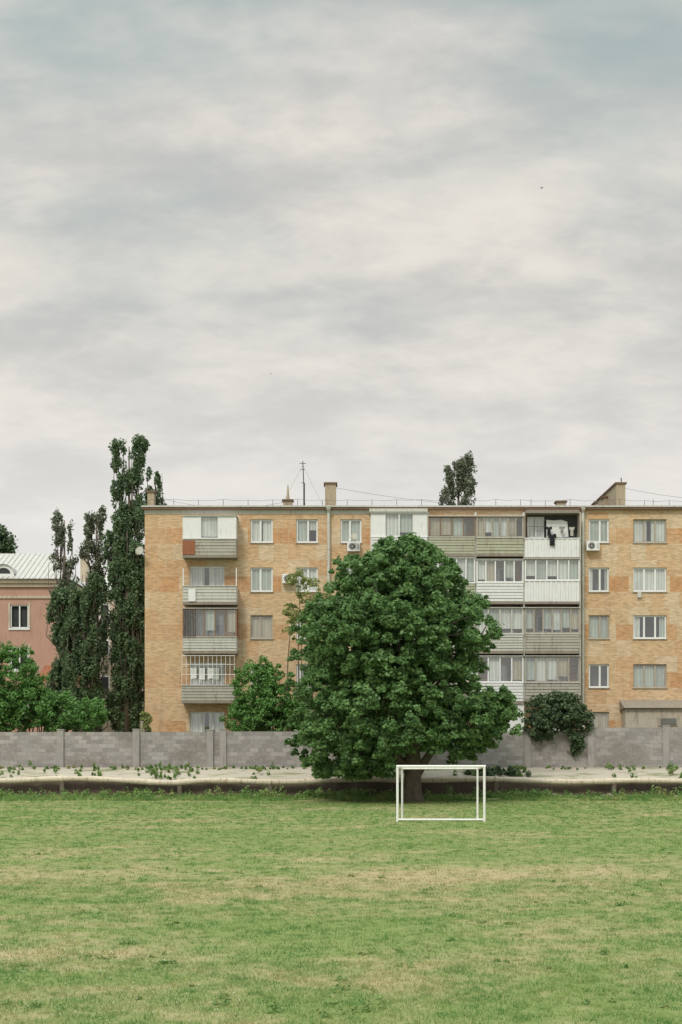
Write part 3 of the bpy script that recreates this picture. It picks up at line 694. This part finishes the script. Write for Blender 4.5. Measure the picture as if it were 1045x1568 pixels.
for i in range(46):
    c=C[random.randrange(len(C))]; zs_=random.uniform(1.8,7)
    if c[2]<zs_: zs_=max(1.6,c[2]-1)
    b.tube(limbpath((bx-.2,TD,zs_),c),taper(.13,.02),'bark',6)
b.make('trunk_and_limbs',T,smooth=True)

def poplar(name,p,ptop,halfw_px,D,mat='leaf_poplar',nc=420,per=60,spires=((0,1.0),),gap=0.0,base=1.4,low=2.5,size=.17):
    T=empty(name); cx=X(p,D); zt=Z(ptop,D); hw=halfw_px*D/S
    C=[];R=[]; b=Batch(); b.tube([(cx,D,base),(cx,D,base+(zt-base)*.5),(cx,D,zt-.5)],[.3,.17,.03],'bark',8)
    for (off,hf) in spires:
        n=int(nc/len(spires)); top=base+(zt-base)*hf; w=hw/(1 if len(spires)==1 else 1.55); ox=off*D/S
        for k in range(n//10):
            z0=random.uniform(base+low*.6,top-1.2); th=random.uniform(0,6.283); ln=min(random.uniform(1.2,3.4),top-z0)
            rt=w*min(1,((top-z0)/(top-base)*2.6)**.7)*random.uniform(.35,1.15)
            if gap and random.random()<gap*.5: continue
            P0=Vector((cx+ox*.7,D,z0)); P1=Vector((cx+ox+rt*math.cos(th),D+rt*math.sin(th),z0+ln*.45)); P2=Vector((cx+ox+rt*.9*math.cos(th),D+rt*.9*math.sin(th),z0+ln))
            b.tube([P0,P1,P2],[.05,.03,.012],'bark',5)
            for j in range(10):
                t=random.random(); pt=P0.lerp(P1,t) if t<.25 else P1.lerp(P2,random.random())
                if mn.noise(pt*.9)<-.35+gap*.5: continue
                C.append((pt.x+random.gauss(0,.09),pt.y+random.gauss(0,.09),pt.z)); R.append(random.uniform(.13,.3))
        for k in range(int(n/14*(1-gap*.6))):
            z=top-(top-base-low)*random.random()**1.3; C.append((cx+ox+random.gauss(0,w*.2),D+random.gauss(0,w*.25),z)); R.append(random.uniform(.15,.32))
        for k in range(7): C.append((cx+ox+random.gauss(0,.08),D,top-.15-k*.22)); R.append(.1+.02*k)
    leaves('foliage',C,R,per,size,mat,T,droop=-.2,stretch=(.9,.9,1.6),shell=.3,up=.2,align=.5)
    b.make('trunk_and_limbs',T,smooth=True)
poplar('poplar_tree',198,672,35,94,nc=2300,per=40,spires=((-17,.985),(16,1.0),(-2,.8),(6,.9)),gap=.4)
poplar('poplar_tree',238,722,23,97,nc=900,per=38,spires=((5,1.0),(-8,.95)),gap=.2)
poplar('poplar_tree',99,785,26,95,'leaf_sparse',nc=1100,per=30,spires=((-9,1.0),(8,.95),(3,.8)),gap=.7)
poplar('poplar_tree',148,779,24,96,'leaf_sparse',nc=1100,per=30,spires=((-10,.97),(8,1.0),(0,.8)),gap=.7)
poplar('poplar_tree',128,882,30,92,'leaf_poplar',nc=900,per=42,spires=((-14,.95),(12,1.0)),gap=.25)
poplar('poplar_tree',95,905,22,93,'leaf_poplar',nc=600,per=42,gap=.3)
poplar('poplar_tree',195,800,27,93,'leaf_poplar',nc=1000,per=42,spires=((-10,1.0),(10,.9)),gap=.1)
poplar('poplar_tree',702,697,33,104,'leaf_sparse',nc=1500,per=26,spires=((-14,.96),(13,1.0),(1,.985)),gap=.55,low=10)

def shrub(name,blobs,D,mat,per=70,size=.13,cr=(.15,.34),dens=14,trunk=3,dd=1.0,TDp=None):
    T=empty(name); C=[];R=[]; b=Batch()
    for (p,q,rx,ry) in blobs:
        x,z,a,c=X(p,D),Z(q,D),rx*D/S,ry*D/S
        for i in range(int(dens*(a*c*4))+6):
            d=Vector((random.gauss(0,1),random.gauss(0,1),random.gauss(0,1))).normalized()*(1-.5*random.random()**1.5)
            d*=1+.35*mn.noise(d*1.7+Vector((p*.1,q*.1,0)))
            pt=(x+d.x*a,D+d.y*min(a,1.3)*dd,max(z+d.z*c,1.2)); C.append(pt); R.append(random.uniform(*cr))
        T0=TDp or D
        for k in range(trunk): b.tube(limbpath((x+random.uniform(-.2,.2),T0,float(zground(T0))-.1),(x+random.uniform(-.6,.6)*a,D+random.uniform(-.3,.3),z+c*random.uniform(-.2,.7)),.06),taper(.06,.012),'bark',6)
    leaves('foliage',C,R,per,size,mat,T,stretch=(1,1,.8),shell=.35,align=.5,droop=.5)
    if b.v: b.make('stems',T,smooth=True)
shrub('leafy_shrub',[(8,1040,52,62),(45,1075,35,45),(-30,1060,40,60),(5,1100,50,25)],76.5,'leaf_shrub')
shrub('leafy_shrub',[(95,1095,40,34),(138,1095,26,26),(70,1080,22,28)],77,'leaf_shrub')
shrub('leafy_shrub',[(390,1055,34,44),(375,1090,32,34),(425,1075,38,42),(455,1095,25,30),(410,1030,20,20),(415,1100,60,24)],76.5,'leaf_shrub',dens=12)
shrub('acacia_sapling',[(462,885,22,14),(484,908,30,24),(452,936,18,16),(457,962,20,22),(476,948,18,18)],76.2,'leaf_olive',per=36,dens=13,cr=(.1,.24),size=.12,trunk=1)
shrub('dark_elm_shrub',[(850,1088,44,26),(830,1110,30,20),(884,1105,22,28),(884,1140,10,17),(822,1120,14,12),(860,1070,26,12)],73.2,'leaf_dark',per=70,dens=20,cr=(.13,.28),dd=.65,TDp=74.6)
shrub('low_bush',[(765,1184,48,9),(740,1184,24,8)],71.6,'leaf_dark',per=60,dens=24,cr=(.1,.18),trunk=0,dd=.5)
shrub('climbing_vine',[(226,1105,6,16),(222,1095,5,8)],75.5,'leaf_olive',per=40,dens=20,cr=(.1,.2))
shrub('round_tree',[(2,826,20,17),(-22,830,22,24),(-10,850,34,24)],135,'leaf_dark',per=60,size=.3,cr=(.4,.7),dens=3)
C=[];R=[]
for i in range(500):
    x=random.uniform(-140,160); y=random.uniform(170,190); C.append((x,y,1.5+random.uniform(0,6)*(0.7+.3*math.sin(x*.13)))); R.append(random.uniform(1.2,2.4))
leaves('distant_trees',C,R,60,.9,'leaf_dark')

def bird(p,q,D,s=1.0):
    x,z=X(p,D),Z(q,D); b=Batch()
    b.tube([(x-.1*s,D,z-.01),(x-.05*s,D,z),(x+.03*s,D,z+.005),(x+.09*s,D,z+.01),(x+.12*s,D,z)],[.004,.02*s,.022*s,.014*s,.003],'cloth',8)
    for k in (-1,1):
        b.quad([(x-.04*s,D,z+.01),(x+.05*s,D,z+.01),(x+.03*s,D+k*.12*s,z+.05*s),(x-.03*s,D+k*.24*s,z+.03*s)],'cloth')
    b.quad([(x-.08*s,D-.01,z),(x-.08*s,D+.01,z),(x-.17*s,D+.03,z),(x-.17*s,D-.03,z)],'cloth')
    b.make('flying_bird')
bird(830,288,80,.75); bird(415,572,90,.45)

# ---------------------------------------------------------------- world
wd=bpy.data.worlds.new('World'); scene.world=wd; wd.use_nodes=True; nt=wd.node_tree; nt.nodes.clear()
out=nt.nodes.new('ShaderNodeOutputWorld'); bg=nt.nodes.new('ShaderNodeBackground'); bg.inputs[1].default_value=0.1
sky=nt.nodes.new('ShaderNodeTexSky'); sky.sky_type='NISHITA'; sky.sun_disc=False; sky.sun_rotation=math.radians(205)
tc=nt.nodes.new('ShaderNodeTexCoord'); sp=nt.nodes.new('ShaderNodeSeparateXYZ'); L(nt,tc.outputs['Generated'],sp.inputs[0])
zc=mth(nt,'MAXIMUM',sp.outputs[2],0.0); dn=mth(nt,'ADD',zc,0.35)
cb=nt.nodes.new('ShaderNodeCombineXYZ'); L(nt,mth(nt,'DIVIDE',sp.outputs[0],dn),cb.inputs[0]); L(nt,mth(nt,'DIVIDE',sp.outputs[1],dn),cb.inputs[1])
def mapv(rot,sc,off):
    m_=nt.nodes.new('ShaderNodeMapping'); m_.inputs['Rotation'].default_value=(0,0,rot); m_.inputs['Scale'].default_value=sc; m_.inputs['Location'].default_value=off
    L(nt,cb.outputs[0],m_.inputs[0]); return m_.outputs[0]
nA=noise(nt,mapv(math.radians(12),(1.3,2.2,1),(3.1,1.2,0)),1.7,5,0.55,0.15)
nB=noise(nt,mapv(math.radians(-10),(1.7,2.8,1),(7.7,4.2,0)),2.4,7,0.58,0.15)
nC=noise(nt,mapv(math.radians(20),(3.0,4.2,1),(1.3,9.2,0)),3.2,7,0.62,0.2)
elev=sp.outputs[2]
hi=ramp(nt,elev,(0.20,0.46))
warm=(0.82,0.775,0.71); greyc=(0.575,0.57,0.55); teal=(0.38,0.475,0.47); hz=(0.83,0.82,0.80)
k10=lambda c: tuple(v*10 for v in c)
nn=mth(nt,'ADD',mth(nt,'MULTIPLY',nB,0.65),mth(nt,'MULTIPLY',nC,0.35))
c=mixc(nt,ramp(nt,nn,(0.36,0.64)),k10(greyc),k10(warm))
gap=mth(nt,'MULTIPLY',ramp(nt,mth(nt,'ADD',nA,mth(nt,'MULTIPLY',hi,0.15)),(0.46,0.76)),hi)
c=mixc(nt,mth(nt,'MULTIPLY',gap,0.9),c,k10(teal)); c=mixc(nt,mth(nt,'MULTIPLY',gap,0.1),c,sky.outputs[0])
c=mixc(nt,mth(nt,'SUBTRACT',1.0,ramp(nt,elev,(0.02,0.32))),c,k10(hz))
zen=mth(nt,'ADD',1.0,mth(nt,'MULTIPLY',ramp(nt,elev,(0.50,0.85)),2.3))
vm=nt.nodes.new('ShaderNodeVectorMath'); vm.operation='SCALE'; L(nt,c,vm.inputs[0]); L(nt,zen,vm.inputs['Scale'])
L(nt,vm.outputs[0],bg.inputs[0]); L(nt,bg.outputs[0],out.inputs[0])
sd=bpy.data.lights.new('sun','SUN'); sd.energy=1.9; sd.angle=math.radians(14); sd.color=(1,.94,.83)
so=bpy.data.objects.new('sun',sd); scene.collection.objects.link(so)
az=math.radians(205); el=math.radians(48); dirv=Vector((math.sin(az)*math.cos(el),math.cos(az)*math.cos(el),math.sin(el)))
sky.sun_elevation=el
so.rotation_euler=dirv.to_track_quat('Z','Y').to_euler()
cd=bpy.data.cameras.new('camera'); cam=bpy.data.objects.new('camera',cd); scene.collection.objects.link(cam)
cam.location=(0,0,CH); cam.rotation_euler=(math.radians(90),0,0)
cd.sensor_fit='VERTICAL'; cd.sensor_height=36; cd.lens=36*S/1568; cd.shift_y=(HY-784)/1568; cd.clip_end=5000; cd.clip_start=.1
scene.camera=cam
